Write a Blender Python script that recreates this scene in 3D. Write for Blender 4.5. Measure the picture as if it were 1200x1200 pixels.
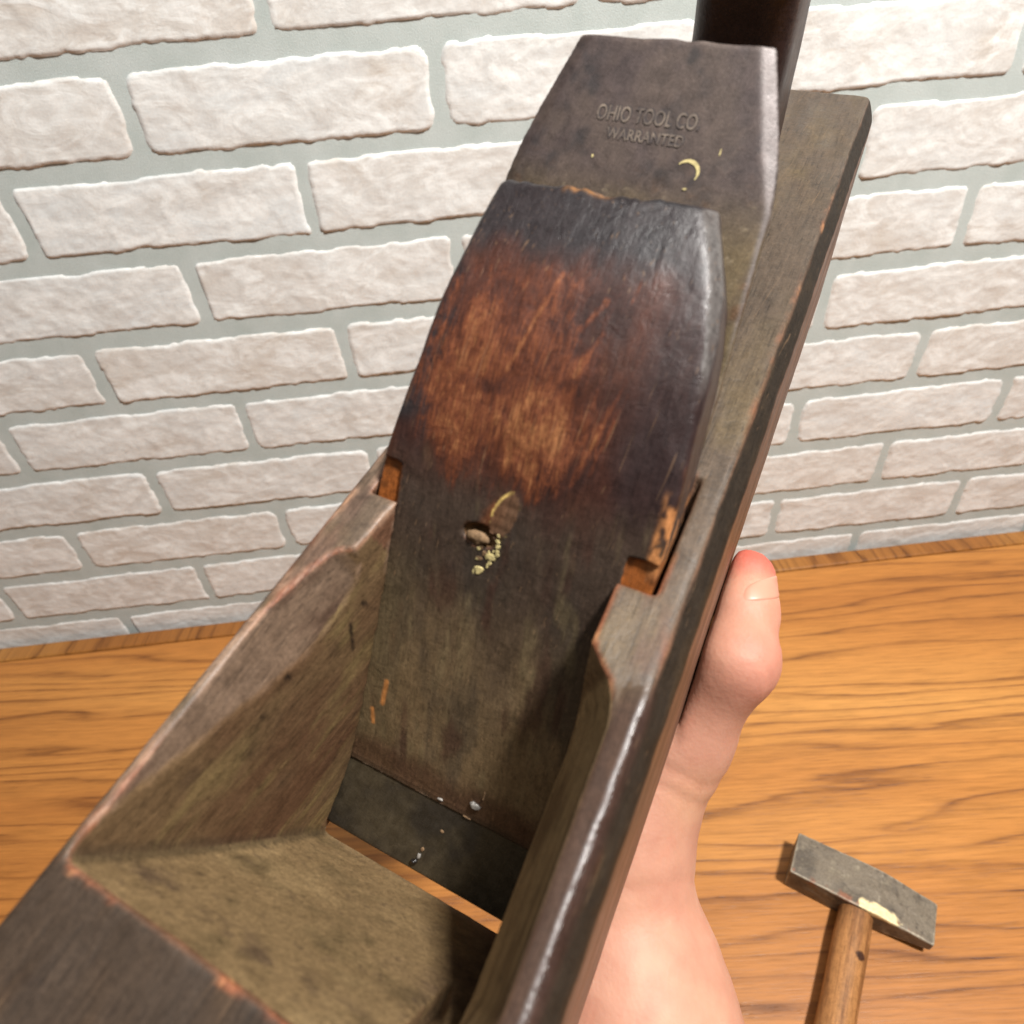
import bpy, math
import numpy as np
from mathutils import Matrix, Vector

# ------------------------------------------------------------------ clean
for o in list(bpy.data.objects):
    bpy.data.objects.remove(o)
scene = bpy.context.scene
COL = scene.collection
MM = 0.001

# ------------------------------------------------------------------ camera
cam_d = bpy.data.cameras.new('camera')
cam = bpy.data.objects.new('camera', cam_d)
COL.objects.link(cam)
cam_d.sensor_fit = 'HORIZONTAL'
cam_d.sensor_width = 36.0
cam_d.lens = 741.62 / 1200.0 * 36.0
cam_d.clip_start = 0.005
cam_d.clip_end = 60.0
RC = Matrix(((0.993466, 0.111297, -0.025257), (-0.088158, 0.607837, -0.789153), (-0.072478, 0.786224, 0.613677)))
M4 = RC.to_4x4()
M4.translation = Vector((0.251545, -0.607843, 0.596211))
cam.matrix_world = M4
cam_d.dof.use_dof = True
cam_d.dof.focus_distance = 0.20
cam_d.dof.aperture_fstop = 22.0
scene.camera = cam

# ------------------------------------------------------------------ light
world = bpy.data.worlds.new('World')
scene.world = world
world.use_nodes = True
bg = world.node_tree.nodes['Background']
bg.inputs['Color'].default_value = (0.96, 0.98, 1.0, 1)
bg.inputs['Strength'].default_value = 0.075


def area_light(name, loc, target, size, power, color, size_y=None):
    d = bpy.data.lights.new(name, 'AREA')
    d.energy = power
    d.color = color
    d.size = size
    if size_y:
        d.shape = 'RECTANGLE'
        d.size_y = size_y
    o = bpy.data.objects.new(name, d)
    COL.objects.link(o)
    o.location = loc
    o.rotation_euler = (Vector(target) - Vector(loc)).to_track_quat('-Z', 'Y').to_euler()
    return o


area_light('key_lamp', (0.86, -0.78, 1.78), (0.27, -0.45, 0.40), 0.17, 52.0, (1.0, 0.97, 0.93))
area_light('ceiling_lamp', (0.05, -1.15, 2.35), (0.25, -0.25, 0.2), 1.5, 9.0, (0.96, 0.98, 1.0), 1.0)

scene.view_settings.view_transform = 'Standard'
scene.view_settings.look = 'None'
scene.view_settings.gamma = 1.0
scene.view_settings.use_curve_mapping = False
scene.view_settings.exposure = 0.0
scene.render.resolution_x = 1024
scene.render.resolution_y = 1024
scene.render.engine = 'CYCLES'

# ------------------------------------------------------------------ numpy helpers
def lin(r, g, b):
    c = np.array([r, g, b], float) / 255.0
    return np.where(c <= 0.04045, c / 12.92, ((c + 0.055) / 1.055) ** 2.4)


def hash3(ix, iy, iz, seed):
    n = (ix.astype(np.int64) * 374761393 + iy.astype(np.int64) * 668265263 + iz.astype(np.int64) * 2147483647 + seed * 974711) & 0xFFFFFFFF
    n = ((n ^ (n >> 13)) * 1274126177) & 0xFFFFFFFF
    n = ((n ^ (n >> 16)) * 2246822519) & 0xFFFFFFFF
    return ((n ^ (n >> 15)) & 0xFFFFFF) / float(0xFFFFFF)


def vnoise(P, scale, seed=0):
    """value noise in -1..1; scale = feature size (scalar or 3)"""
    q = P / np.asarray(scale, float)
    i = np.floor(q).astype(np.int64)
    f = q - i
    f = f * f * (3 - 2 * f)
    r = 0
    for a in (0, 1):
        wa = f[:, 0] if a else 1 - f[:, 0]
        for b in (0, 1):
            wb = f[:, 1] if b else 1 - f[:, 1]
            for c in (0, 1):
                wc = f[:, 2] if c else 1 - f[:, 2]
                r = r + wa * wb * wc * hash3(i[:, 0] + a, i[:, 1] + b, i[:, 2] + c, seed)
    return r * 2 - 1


def fbm(P, scale, seed=0, octv=4, gain=0.55):
    s = np.asarray(scale, float)
    r = 0
    a = 1.0
    t = 0
    for k in range(octv):
        r = r + a * vnoise(P, s / 2 ** k, seed + 17 * k)
        t += a
        a *= gain
    return r / t * 1.5


def sstep(a, b, x):
    t = np.clip((x - a) / (b - a), 0, 1)
    return t * t * (3 - 2 * t)


def smax(a, b, k):
    h = np.maximum(k - np.abs(a - b), 0)
    return np.maximum(a, b) + h * h / (4 * k)


def smin(a, b, k):
    return -smax(-a, -b, k)


def surface_nets(D, org, h):
    """D sampled on a grid (negative inside) -> verts, quads"""
    D = D.astype(np.float32)
    S = D < 0
    nx, ny, nz = D.shape
    cnt = np.zeros((nx - 1, ny - 1, nz - 1), np.int8)
    for a in (0, 1):
        for b in (0, 1):
            for c in (0, 1):
                cnt += S[a:nx - 1 + a, b:ny - 1 + b, c:nz - 1 + c]
    act = (cnt > 0) & (cnt < 8)
    ci, cj, ck = np.nonzero(act)
    idx = np.full(act.shape, -1, np.int32)
    idx[ci, cj, ck] = np.arange(len(ci))
    V = np.zeros((len(ci), 3))
    W = np.zeros(len(ci))
    corners = [(a, b, c) for a in (0, 1) for b in (0, 1) for c in (0, 1)]
    val = {cc: D[ci + cc[0], cj + cc[1], ck + cc[2]] for cc in corners}
    for cc in corners:
        for ax in range(3):
            if cc[ax] == 0:
                dd = list(cc)
                dd[ax] = 1
                dd = tuple(dd)
                v0, v1 = val[cc], val[dd]
                m = (v0 < 0) != (v1 < 0)
                t = np.where(m, v0 / np.where(m, v0 - v1, 1), 0)
                p = np.tile(np.array(cc, float), (len(ci), 1))
                p[:, ax] += t
                V += p * m[:, None]
                W += m
    V = V / W[:, None] + np.stack([ci, cj, ck], 1)
    V = V * h + np.asarray(org)
    quads = []
    for ax in range(3):
        sl0 = [slice(None)] * 3
        sl1 = [slice(None)] * 3
        sl0[ax] = slice(0, -1)
        sl1[ax] = slice(1, None)
        s0 = S[tuple(sl0)]
        s1 = S[tuple(sl1)]
        for sign in (0, 1):
            m = (s0 & ~s1) if sign == 0 else (~s0 & s1)
            i, j, k = np.nonzero(m)
            o1, o2 = [(1, 2), (2, 0), (0, 1)][ax]
            P = np.stack([i, j, k], 1)
            ok = (P[:, o1] > 0) & (P[:, o2] > 0) & (P[:, o1] < D.shape[o1] - 1) & (P[:, o2] < D.shape[o2] - 1)
            P = P[ok]
            def at(d1, d2):
                Q = P.copy()
                Q[:, o1] -= d1
                Q[:, o2] -= d2
                return idx[Q[:, 0], Q[:, 1], Q[:, 2]]
            q = np.stack([at(1, 1), at(0, 1), at(0, 0), at(1, 0)], 1)
            if sign == 1:
                q = q[:, ::-1]
            quads.append(q)
    return V, np.concatenate(quads)


def vnormals(V, F):
    e1 = V[F[:, 2]] - V[F[:, 0]]
    e2 = V[F[:, 3]] - V[F[:, 1]]
    n = np.cross(e1, e2)
    N = np.zeros_like(V)
    for k in range(4):
        for a in range(3):
            N[:, a] += np.bincount(F[:, k], n[:, a], len(V))
    return N / (np.linalg.norm(N, axis=1)[:, None] + 1e-12)


def curvature(V, F, N, it=4):
    """signed convexity: how far a vertex stands proud of its smoothed neighbours"""
    P = V.copy()
    E = np.concatenate([F[:, [0, 1]], F[:, [1, 2]], F[:, [2, 3]], F[:, [3, 0]]])
    deg = np.bincount(E[:, 0], minlength=len(V)) + np.bincount(E[:, 1], minlength=len(V)) + 1e-9
    for _ in range(it):
        A = np.zeros_like(P)
        for a in range(3):
            A[:, a] = np.bincount(E[:, 0], P[E[:, 1], a], len(V)) + np.bincount(E[:, 1], P[E[:, 0], a], len(V))
        P = A / deg[:, None]
    return ((V - P) * N).sum(1)


def mesh_np(name, V, F, mat, parent=None, col=None, rough=None, scale=MM, smooth=True, worn=None):
    me = bpy.data.meshes.new(name)
    V = np.asarray(V, np.float32) * scale
    F = np.asarray(F, np.int32)
    me.vertices.add(len(V))
    me.vertices.foreach_set('co', V.ravel())
    n = F.shape[1]
    me.loops.add(F.size)
    me.loops.foreach_set('vertex_index', F.ravel())
    me.polygons.add(len(F))
    me.polygons.foreach_set('loop_start', np.arange(0, F.size, n, dtype=np.int32))
    me.polygons.foreach_set('loop_total', np.full(len(F), n, np.int32))
    me.update(calc_edges=True)
    me.polygons.foreach_set('use_smooth', np.full(len(F), smooth))
    if col is not None:
        a = me.attributes.new('tint', 'FLOAT_COLOR', 'POINT')
        c4 = np.ones((len(V), 4), np.float32)
        c4[:, :3] = np.clip(col, 0.002, 1)
        a.data.foreach_set('color', c4.ravel())
    if rough is not None:
        a = me.attributes.new('gloss', 'FLOAT', 'POINT')
        a.data.foreach_set('value', np.clip(rough, 0.05, 1).astype(np.float32))
    if worn is not None:
        a = me.attributes.new('worn', 'FLOAT', 'POINT')
        a.data.foreach_set('value', np.asarray(worn, np.float32))
    me.validate()
    me.update()
    if mat:
        me.materials.append(mat)
    o = bpy.data.objects.new(name, me)
    COL.objects.link(o)
    if parent:
        o.parent = parent
    return o


def empty(name, loc=(0, 0, 0)):
    o = bpy.data.objects.new(name, None)
    COL.objects.link(o)
    o.location = loc
    o.empty_display_size = 0.02
    return o


def tag(o, label, cat, group=None):
    o['label'] = label
    o['category'] = cat
    if group:
        o['group'] = group
    return o


def mix(A, B, m):
    m = np.asarray(m)
    return A * (1 - m[:, None]) + B * m[:, None]


# ------------------------------------------------------------------ node helpers
class NT:
    def __init__(self, name):
        self.m = bpy.data.materials.new(name)
        self.m.use_nodes = True
        self.t = self.m.node_tree
        self.b = self.t.nodes['Principled BSDF']

    def n(self, typ, ins=None, **kw):
        nd = self.t.nodes.new(typ)
        for k, v in kw.items():
            setattr(nd, k, v)
        for k, v in (ins or {}).items():
            self.set(nd.inputs[k], v)
        return nd

    def set(self, sock, v):
        if isinstance(v, bpy.types.NodeSocket):
            self.t.links.new(v, sock)
        elif hasattr(v, '__len__') and len(v) == 3 and sock.type == 'RGBA':
            sock.default_value = (*v, 1)
        else:
            sock.default_value = v

    def P(self, **kw):
        for k, v in kw.items():
            self.set(self.b.inputs[k.replace('_', ' ')], v)

    def coord(self, scale=(1, 1, 1), rot=(0, 0, 0), kind='Object', loc=(0, 0, 0)):
        tc = self.n('ShaderNodeTexCoord')
        r_ = self.n('ShaderNodeMapping', {'Vector': tc.outputs[kind], 'Rotation': rot})   # turn to the grain first, then stretch
        mp = self.n('ShaderNodeMapping', {'Vector': r_.outputs[0], 'Scale': scale, 'Location': loc})
        return mp.outputs[0]

    def noise(self, vec, scale, detail=4, rough=0.55, dist=0.0):
        return self.n('ShaderNodeTexNoise', {'Vector': vec, 'Scale': scale, 'Detail': detail, 'Roughness': rough, 'Distortion': dist}).outputs['Fac']

    def ramp(self, fac, stops, interp='LINEAR'):
        r = self.n('ShaderNodeValToRGB', {'Fac': fac})
        r.color_ramp.interpolation = interp
        e = r.color_ramp.elements
        while len(e) < len(stops):
            e.new(0.5)
        for el, (p, c) in zip(e, stops):
            el.position = p
            if not hasattr(c, '__len__'):
                c = (c, c, c)
            el.color = (*c, 1)
        return r.outputs[0]

    def mixc(self, fac, a, b, mode='MIX'):
        nd = self.n('ShaderNodeMix', data_type='RGBA', blend_type=mode)
        self.set(nd.inputs['Factor'], fac)
        self.set(nd.inputs['A'], a) if False else self.set(nd.inputs[6], a)
        self.set(nd.inputs[7], b)
        return nd.outputs[2]

    def math(self, op, a, b=0.0, clamp=False):
        nd = self.n('ShaderNodeMath', operation=op, use_clamp=clamp)
        self.set(nd.inputs[0], a)
        self.set(nd.inputs[1], b)
        return nd.outputs[0]

    def attr(self, name, out='Color'):
        return self.n('ShaderNodeAttribute', attribute_name=name).outputs[out]

    def bump(self, h, dist, strength=1.0, normal=None):
        nd = self.n('ShaderNodeBump', {'Height': h, 'Distance': dist, 'Strength': strength})
        if normal:
            self.set(nd.inputs['Normal'], normal)
        return nd.outputs[0]


def aged_wood(name, grain_rot, var=0.5, grainscale=(900, 60, 900), bump=0.00014, worn=None):
    """vertex colour carries the stain; nodes add grain, pores, scratches and dust"""
    m = NT(name)
    c = m.attr('tint')
    v = m.coord(scale=grainscale, rot=grain_rot)
    g = m.noise(v, 1.0, 5, 0.68, 0.5)
    v2 = m.coord(scale=tuple(k * 2.6 for k in grainscale), rot=grain_rot)
    pores = m.noise(v2, 1.0, 2, 0.6)
    ob = m.coord()
    grit = m.noise(ob, 1300, 4, 0.75)
    blot = m.noise(ob, 240, 6, 0.7, 0.8)
    if worn:
        fib = m.noise(m.coord(scale=(1500, 190, 800), rot=grain_rot), 1.0, 4, 0.72, 1.2)
        wm = m.math('ADD', m.attr('worn', 'Fac'), m.math('MULTIPLY', m.math('SUBTRACT', fib, 0.5), 1.3))
        wm = m.math('ADD', wm, m.math('MULTIPLY', m.math('SUBTRACT', blot, 0.5), 0.5))
        wcol = m.ramp(wm, [(0.38, tuple(lin(82, 44, 31))), (0.72, tuple(lin(112, 63, 40))), (1.0, tuple(lin(150, 99, 62)))])
        c = m.mixc(m.ramp(wm, [(0.22, 0.0), (0.62, 0.92)]), c, wcol)
    c = m.mixc(1.0, c, m.ramp(g, [(0.25, 1 - var), (0.5, 1.0), (0.78, 1 + 0.7 * var)]), 'MULTIPLY')
    c = m.mixc(1.0, c, m.ramp(blot, [(0.28, 0.78), (0.5, 1.0), (0.72, 1.18)]), 'MULTIPLY')
    c = m.mixc(1.0, c, m.ramp(pores, [(0.30, 0.60), (0.42, 1.0), (0.8, 1.08)]), 'MULTIPLY')
    c = m.mixc(1.0, c, m.ramp(grit, [(0.28, 0.72), (0.52, 1.0), (0.75, 1.3)]), 'MULTIPLY')
    scr = m.noise(m.coord(scale=(1900, 34, 1900), rot=(grain_rot[0], grain_rot[1], grain_rot[2] + 0.10)), 1.0, 2, 0.5, 0.3)
    c = m.mixc(m.ramp(scr, [(0.67, 0.0), (0.74, 0.34 if worn else 0.22)]), c, tuple(lin(150, 118, 88)))
    gl = m.attr('gloss', 'Fac')
    rg = m.math('ADD', gl, m.math('MULTIPLY', m.math('SUBTRACT', blot, 0.5), 0.45), True)
    hh = m.math('ADD', m.math('MULTIPLY', g, 0.7), m.math('ADD', m.math('MULTIPLY', grit, 0.45), m.math('MULTIPLY', blot, 1.4)))
    m.P(Base_Color=c, Roughness=rg, Normal=m.bump(hh, bump, 0.9))
    m.set(m.b.inputs['Specular IOR Level'], m.ramp(gl, [(0.2, 0.55), (0.45, 0.34), (0.7, 0.10)]))
    return m.m


# ================================================================== WALL
def mat_brick():
    m = NT('whitewashed_brick')
    oi = m.n('ShaderNodeObjectInfo')
    tc = m.n('ShaderNodeTexCoord')
    off = m.n('ShaderNodeVectorMath', {0: tc.outputs['Object'], 1: oi.outputs['Location']}, operation='ADD')
    v = off.outputs[0]
    vs = m.n('ShaderNodeMapping', {'Vector': v, 'Scale': (0.6, 1, 1.2)}).outputs[0]
    a = m.noise(vs, 22, 6, 0.62, 0.5)
    b = m.noise(vs, 60, 5, 0.7, 0.8)
    w = m.noise(m.n('ShaderNodeMapping', {'Vector': v, 'Scale': (0.55, 1, 1.2), 'Location': (3, 1, 2)}).outputs[0], 38, 6, 0.68, 1.0)
    fine = m.noise(v, 500, 3, 0.6)
    base = m.ramp(a, [(0.28, tuple(lin(200, 193, 183))), (0.44, tuple(lin(212, 211, 207))), (0.62, tuple(lin(219, 222, 221)))])
    pink = m.mixc(m.math('MULTIPLY', oi.outputs['Random'], 0.35), base, tuple(lin(206, 194, 180)))
    c = m.mixc(m.ramp(w, [(0.46, 0.0), (0.60, 0.9)]), pink, tuple(lin(233, 234, 231)))
    c = m.mixc(m.ramp(b, [(0.24, 0.5), (0.38, 0.0)]), c, tuple(lin(204, 190, 176)))
    c = m.mixc(1.0, c, m.ramp(fine, [(0.3, 0.93), (0.6, 1.03)]), 'MULTIPLY')
    h = m.math('ADD', m.math('MULTIPLY', b, 1.0), m.math('ADD', m.math('MULTIPLY', w, 1.2), m.math('MULTIPLY', fine, 0.25)))
    m.P(Base_Color=c, Roughness=0.62, Normal=m.bump(h, 0.0008, 0.5))
    m.b.inputs['Specular IOR Level'].default_value = 0.35
    return m.m


def mat_mortar():
    m = NT('grey_green_mortar')
    v = m.coord()
    a = m.noise(v, 30, 5, 0.6)
    f = m.noise(v, 900, 3, 0.7)
    c = m.ramp(a, [(0.3, tuple(lin(176, 186, 182))), (0.7, tuple(lin(192, 200, 197)))])
    c = m.mixc(1.0, c, m.ramp(f, [(0.3, 0.9), (0.7, 1.08)]), 'MULTIPLY')
    m.P(Base_Color=c, Roughness=0.75, Normal=m.bump(f, 0.0006, 0.6))
    return m.m


PIT, LB, V0 = 0.070, 0.24234, 0.59212
wall = empty('brick_wall', (0.25, 0, 0))
tag(wall, 'whitewashed cream brick wall with grey-green mortar behind the table', 'wall')
M_BRICK, M_MORTAR = mat_brick(), mat_mortar()


def brick_mesh(seed):
    nx, nz = 110, 34
    L, Hh = 0.2395, 0.0625
    xs = np.linspace(-L / 2, L / 2, nx)
    zs = np.linspace(-Hh / 2, Hh / 2, nz)
    X, Z = np.meshgrid(xs, zs, indexing='ij')
    P = np.stack([X.ravel(), np.zeros(X.size), Z.ravel()], 1) * 1000
    wob = 1.5 * vnoise(P, 26, seed) + 1.0 * vnoise(P, 9, seed + 5) + 0.5 * vnoise(P, 4, seed + 9) - 1.6 * np.maximum(vnoise(P, 13, seed + 12) - 0.45, 0) * 2
    rc = 4.5 + (seed % 5)
    bx, bz = 115.5, 27.6
    rs = np.random.RandomState(seed)
    skx = rs.uniform(-0.02, 0.02)
    px = np.abs(P[:, 0] + P[:, 2] * skx) - bx + rc
    pz = np.abs(P[:, 2]) - bz + rc
    d = np.hypot(np.maximum(px, 0), np.maximum(pz, 0)) + np.minimum(np.maximum(px, pz), 0) - rc
    d = d + wob * 0.8
    prof = sstep(0.9, -1.3, d)
    rel = 2.7 * prof + prof * (0.55 * fbm(P, 22, seed + 3) + 0.3 * fbm(P, 6, seed + 8))
    y = -(rel - 1.2)
    V = np.stack([P[:, 0], y, P[:, 2]], 1)
    I = np.arange(nx * nz).reshape(nx, nz)
    F = np.stack([I[:-1, :-1].ravel(), I[1:, :-1].ravel(), I[1:, 1:].ravel(), I[:-1, 1:].ravel()], 1)
    return V, F


variants = []
for k in range(14):
    V, F = brick_mesh(100 + 31 * k)
    o = mesh_np('brick', V, F, M_BRICK)
    variants.append(o.data)
    bpy.data.objects.remove(o)
rs = np.random.RandomState(4)
vi = 0
for n in range(-5, 9):
    off = 0.0 if n % 2 == 0 else LB / 2
    for k in range(-3, 6):
        u = off + (k + 0.5) * LB
        if not (-0.62 < u < 1.15):
            continue
        b = bpy.data.objects.new('brick', variants[(vi * 5 + n * 3) % 14])
        vi += 1
        COL.objects.link(b)
        b.parent = wall
        flip = rs.rand() < 0.5
        b.location = (u - 0.25 + rs.uniform(-.0008, .0008), rs.uniform(-0.0004, 0.0004), V0 - PIT * (n + 0.5) + rs.uniform(-.0008, .0008))
        b.rotation_euler = (0, math.radians(180) if flip else 0, 0)
        if flip:
            b.rotation_euler = (0, math.pi, 0)
        b.scale = (1, 1, 1)
# rotating by pi about Y mirrors front to front (y is unchanged)
mv = np.array([(xx, yy, zz) for yy in (0, 0.03) for xx, zz in ((-0.99, -0.1), (1.02, -0.1), (1.02, 0.944), (-0.99, 0.944))])
mf = np.array([[0, 1, 2, 3], [5, 4, 7, 6], [4, 0, 3, 7], [1, 5, 6, 2], [3, 2, 6, 7], [4, 5, 1, 0]])
mesh_np('mortar', mv, mf, M_MORTAR, wall, scale=1.0, smooth=False)


# ================================================================== TABLE
def mat_oak(name, along=(1, 0, 0), tone=1.0):
    m = NT(name)
    tc = m.n('ShaderNodeTexCoord')
    rotz = math.radians(4) if along[0] else math.radians(90)
    v = m.n('ShaderNodeMapping', {'Vector': tc.outputs['Object'], 'Rotation': (0, 0, rotz)}).outputs[0]
    stretch = m.n('ShaderNodeMapping', {'Vector': v, 'Scale': (0.085, 1.0, 1.0)}).outputs[0]
    warp = m.noise(stretch, 9, 3, 0.5)
    sep = m.n('ShaderNodeSeparateXYZ', {'Vector': stretch})
    # growth rings: warped bands across y
    warp2 = m.noise(stretch, 40, 3, 0.6)
    ph = m.math('ADD', m.math('ADD', m.math('MULTIPLY', sep.outputs['Y'], 44.0), m.math('MULTIPLY', warp2, 1.1)), m.math('MULTIPLY', warp, 11.0))
    saw = m.math('FRACT', ph)
    band = m.ramp(saw, [(0.0, 0.4), (0.10, 0.08), (0.5, 0.0), (0.80, 0.35), (0.94, 1.0), (1.0, 0.45)])
    band = m.math('MULTIPLY', band, m.ramp(m.noise(m.n('ShaderNodeMapping', {'Vector': v, 'Scale': (0.3, 1, 1)}).outputs[0], 24, 4, 0.6), [(0.30, 0.3), (0.58, 1.0)]))
    fine = m.noise(m.n('ShaderNodeMapping', {'Vector': v, 'Scale': (0.05, 1, 1)}).outputs[0], 420, 4, 0.65)
    pore = m.noise(m.n('ShaderNodeMapping', {'Vector': v, 'Scale': (0.035, 1, 1)}).outputs[0], 900, 3, 0.6)
    big = m.noise(stretch, 5, 3, 0.5)
    c = m.ramp(big, [(0.32, tuple(lin(158, 97, 44) * tone)), (0.5, tuple(lin(182, 120, 57) * tone)), (0.68, tuple(lin(202, 144, 76) * tone))])
    c = m.mixc(m.math('MULTIPLY', band, 0.78), c, tuple(lin(104, 58, 24) * tone))
    c = m.mixc(1.0, c, m.ramp(fine, [(0.3, 0.74), (0.52, 1.0), (0.75, 1.14)]), 'MULTIPLY')
    pm = m.math('MULTIPLY', m.ramp(pore, [(0.55, 0.0), (0.68, 1.0)]), m.math('ADD', m.math('MULTIPLY', band, 1.0), 0.2))
    c = m.mixc(m.math('MULTIPLY', pm, 0.9), c, tuple(lin(84, 44, 18)))
    h = m.math('SUBTRACT', m.math('MULTIPLY', fine, 0.3), pm)
    m.P(Base_Color=c, Roughness=m.ramp(fine, [(0.3, 0.36), (0.7, 0.48)]), Normal=m.bump(h, 0.0003, 0.5))
    m.b.inputs['Specular IOR Level'].default_value = 0.4
    return m.m


def rbox(x0, x1, y0, y1, z0, z1, r):
    """box with rounded top edges (chamfer of 3 steps)"""
    prof = [(0, z0), (0, z1 - r), (r * 0.3, z1 - r * 0.3), (r, z1)]
    V, F = [], []
    for ins, z in prof:
        V += [(x0 + ins, y0 + ins, z), (x1 - ins, y0 + ins, z), (x1 - ins, y1 - ins, z), (x0 + ins, y1 - ins, z)]
    n = len(prof)
    for i in range(n - 1):
        for k in range(4):
            a, b = i * 4 + k, i * 4 + (k + 1) % 4
            F.append((a, b, b + 4, a + 4))
    F.append((4 * n - 4, 4 * n - 3, 4 * n - 2, 4 * n - 1))
    F.append((3, 2, 1, 0))
    return np.array(V), np.array(F)


table = empty('table', (0.25, -0.5, 0))
tag(table, 'varnished golden oak tabletop running up to the brick wall', 'table')
V, F = rbox(-1.1, 1.1, -0.7, 0.468, -0.032, 0.0, 0.002)
mesh_np('tabletop', V, F, mat_oak('golden_oak'), table, scale=1.0, smooth=False)
V, F = rbox(-1.1, 1.1, 0.4685, 0.492, -0.032, 0.0015, 0.003)
mesh_np('edge_strip', V, F, mat_oak('oak_edge', (0, 1, 0), 0.72), table, scale=1.0, smooth=False)


# ================================================================== WOODEN PLANE
H, Q = 72.62, 2 ** -0.5
plane = empty('wooden_hand_plane')
tag(plane, 'old dark wooden bench plane with wedge and iron, held above the table', 'hand plane')
RL = Matrix(((0.847724, 0.530153, -0.017376), (-0.518176, 0.820682, -0.240779), (-0.113389, 0.213118, 0.970425)))
PM = RL.to_4x4()
PM.translation = Vector((0.229203, -0.544708, 0.445778))
plane.matrix_world = PM

WPROF = np.array([(14, 2.85), (18, 2.95), (22, 3.6), (50, 11), (83.7, 18.95), (100, 21.5), (115, 22.3), (128, 20.5), (137, 17.8), (142.5, 15.4), (150, 11.5)])


_ss = np.arange(0, 170, 0.5)
_pp = np.interp(_ss, WPROF[:, 0], WPROF[:, 1])
_k = np.exp(-(np.arange(-24, 25) * 0.5 / 5.0) ** 2)
_pp = np.where(_ss > 60, np.convolve(np.pad(_pp, 24, 'edge'), _k / _k.sum(), 'valid'), _pp)


def wth(s):
    return np.interp(s, _ss, _pp)


def wall_left(y, z):
    a = np.clip((72 - z) / 72, 0, 1.1)
    fw = np.clip((np.clip(z, 0, 80) * 0.62 - y) / 57, 0, 1.3)
    return -21.5 - np.minimum(7.4 * a ** 1.6 + 7.2 * fw ** 1.15, 8.6)


def wall_right(y, z):
    a = np.clip((72 - z) / 72, 0, 1.1)
    fw = np.clip((np.clip(z, 0, 80) * 0.62 - y) / 57, 0, 1.3)
    return 20.6 + np.minimum(6.4 * a ** 1.8 + 2.2 * fw ** 1.15, 8.2)


def grid(lo, hi, h):
    ax = [np.arange(a, b + h, h, dtype=np.float32) for a, b in zip(lo, hi)]
    return ax[0][:, None, None], ax[1][None, :, None], ax[2][None, None, :]


def body_sdf(x, y, z):
    w1 = (np.sin(y * 0.31) + np.sin(y * 0.117 + 2) + np.sin(y * 0.77 + 1)) / 3
    w2 = (np.sin(y * 0.23 + 4) + np.sin(y * 0.61 + 2) + np.sin(y * 1.13)) / 3
    side = smax(x - 34.9 - np.clip(H - 5 - z, 0, 80) * 0.045, -34.3 - x, 0.5)
    ends = smax(y - 256.5, -132 - y, 0.5)
    plan = smax(side, ends, 7.0)
    dz = smax(z - H, -z, 0.5)
    d = smax(plan, dz, 1.6)
    chr_ = (x - 31.5) * 0.826 + (z - H) * 0.562
    chl = (-30.9 - x) * 0.826 + (z - H) * 0.562
    d = smax(d, chr_, 0.9 + 0.4 * w1)
    d = smax(d, chl, 0.9 + 0.45 * w2)
    th = (z - y) * Q
    s = (y + z) * Q
    yf = -2.5 - 20.3 * (z / H)
    front = (yf - y) * 0.962
    cen = smax(smax(wall_left(y, z) - x, x - wall_right(y, z), 0.5), front, 2.2)
    cen = smax(cen, -th, 0.4)
    slot = smax(smax(-th, th - wth(s) - 0.12, 0.3), smax(-np.interp(s, [0, 55, 82, 200], [29.3, 28.9, 27.4, 27.4]) - x, x - np.interp(s, [0, 55, 82, 200], [29.3, 28.9, 27.2, 27.2]), 0.3), 0.3)
    T = np.minimum(cen, slot)
    # carved eyes on the throat's top edges
    xr_ = np.interp(y, [-25, -21, -17, -12, 0, 7, 23, 27, 29.5, 31.5, 33.5, 36], [15, 23, 27.4, 28.7, 28.4, 28.2, 27.8, 26.9, 25.4, 23.4, 21.6, 15])
    er = smax((x - xr_ + (H - z) * 0.30) / 1.044, 17 - x, 1.0)
    xl_ = np.interp(y, [-30, 14, 18, 24, 28, 31, 33, 36], [-29.5, -29.4, -29.2, -28.0, -27.0, -25.9, -24.2, -17])
    el = smax((xl_ - x + (H - z) * 0.50) / 1.118, x + 19, 1.0)
    el = smax(el, -19 - y, 5)
    T = smin(np.minimum(T, er), el, 0.4)
    return smax(d, -T, np.where(z > H - 5, 0.55 + 0.25 * w1, 0.3))


HB = 0.6
gx, gy, gz = grid((-36, -134, -1.5), (39.5, 258.5, 74.5), HB)
parts = []
D = np.empty((gx.size, gy.size, gz.size), np.float32)
for a in range(0, gy.size, 80):
    D[:, a:a + 80, :] = body_sdf(gx, gy[:, a:a + 80], gz)
V, F = surface_nets(D, (-36, -134, -1.5), HB)
del D
N = vnormals(V, F)
CUR = curvature(V, F, N, 5)
V = V + N * (0.10 * fbm(V, (9, 22, 9), 3) + 0.05 * fbm(V, (2.5, 6, 2.5), 8))[:, None]
x, y, z = V.T
topm = sstep(H - 1.2, H - 0.5, z) * sstep(0.6, 0.9, N[:, 2])
th = (z - y) * Q
s = (y + z) * Q
fs_d = y - (-2.5 - 20.3 * z / H)
inthroat = ((np.abs(x + 0.5) < 30.5) & (y > -24) & (y < 74) & (z < H - 0.7) & (z > 0.5) & (fs_d < 60)).astype(float)
inthroat *= (np.abs(x) < 29.9)
frontm = inthroat * sstep(0.45, 0.75, N[:, 1]) * sstep(3.5, 1.2, np.abs(fs_d))
eyeL = sstep(0.55, 0.75, N[:, 0]) * sstep(0.25, 0.4, N[:, 2]) * (x < -20) * (y < 36) * (y > -34) * (z > H - 16)
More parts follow.
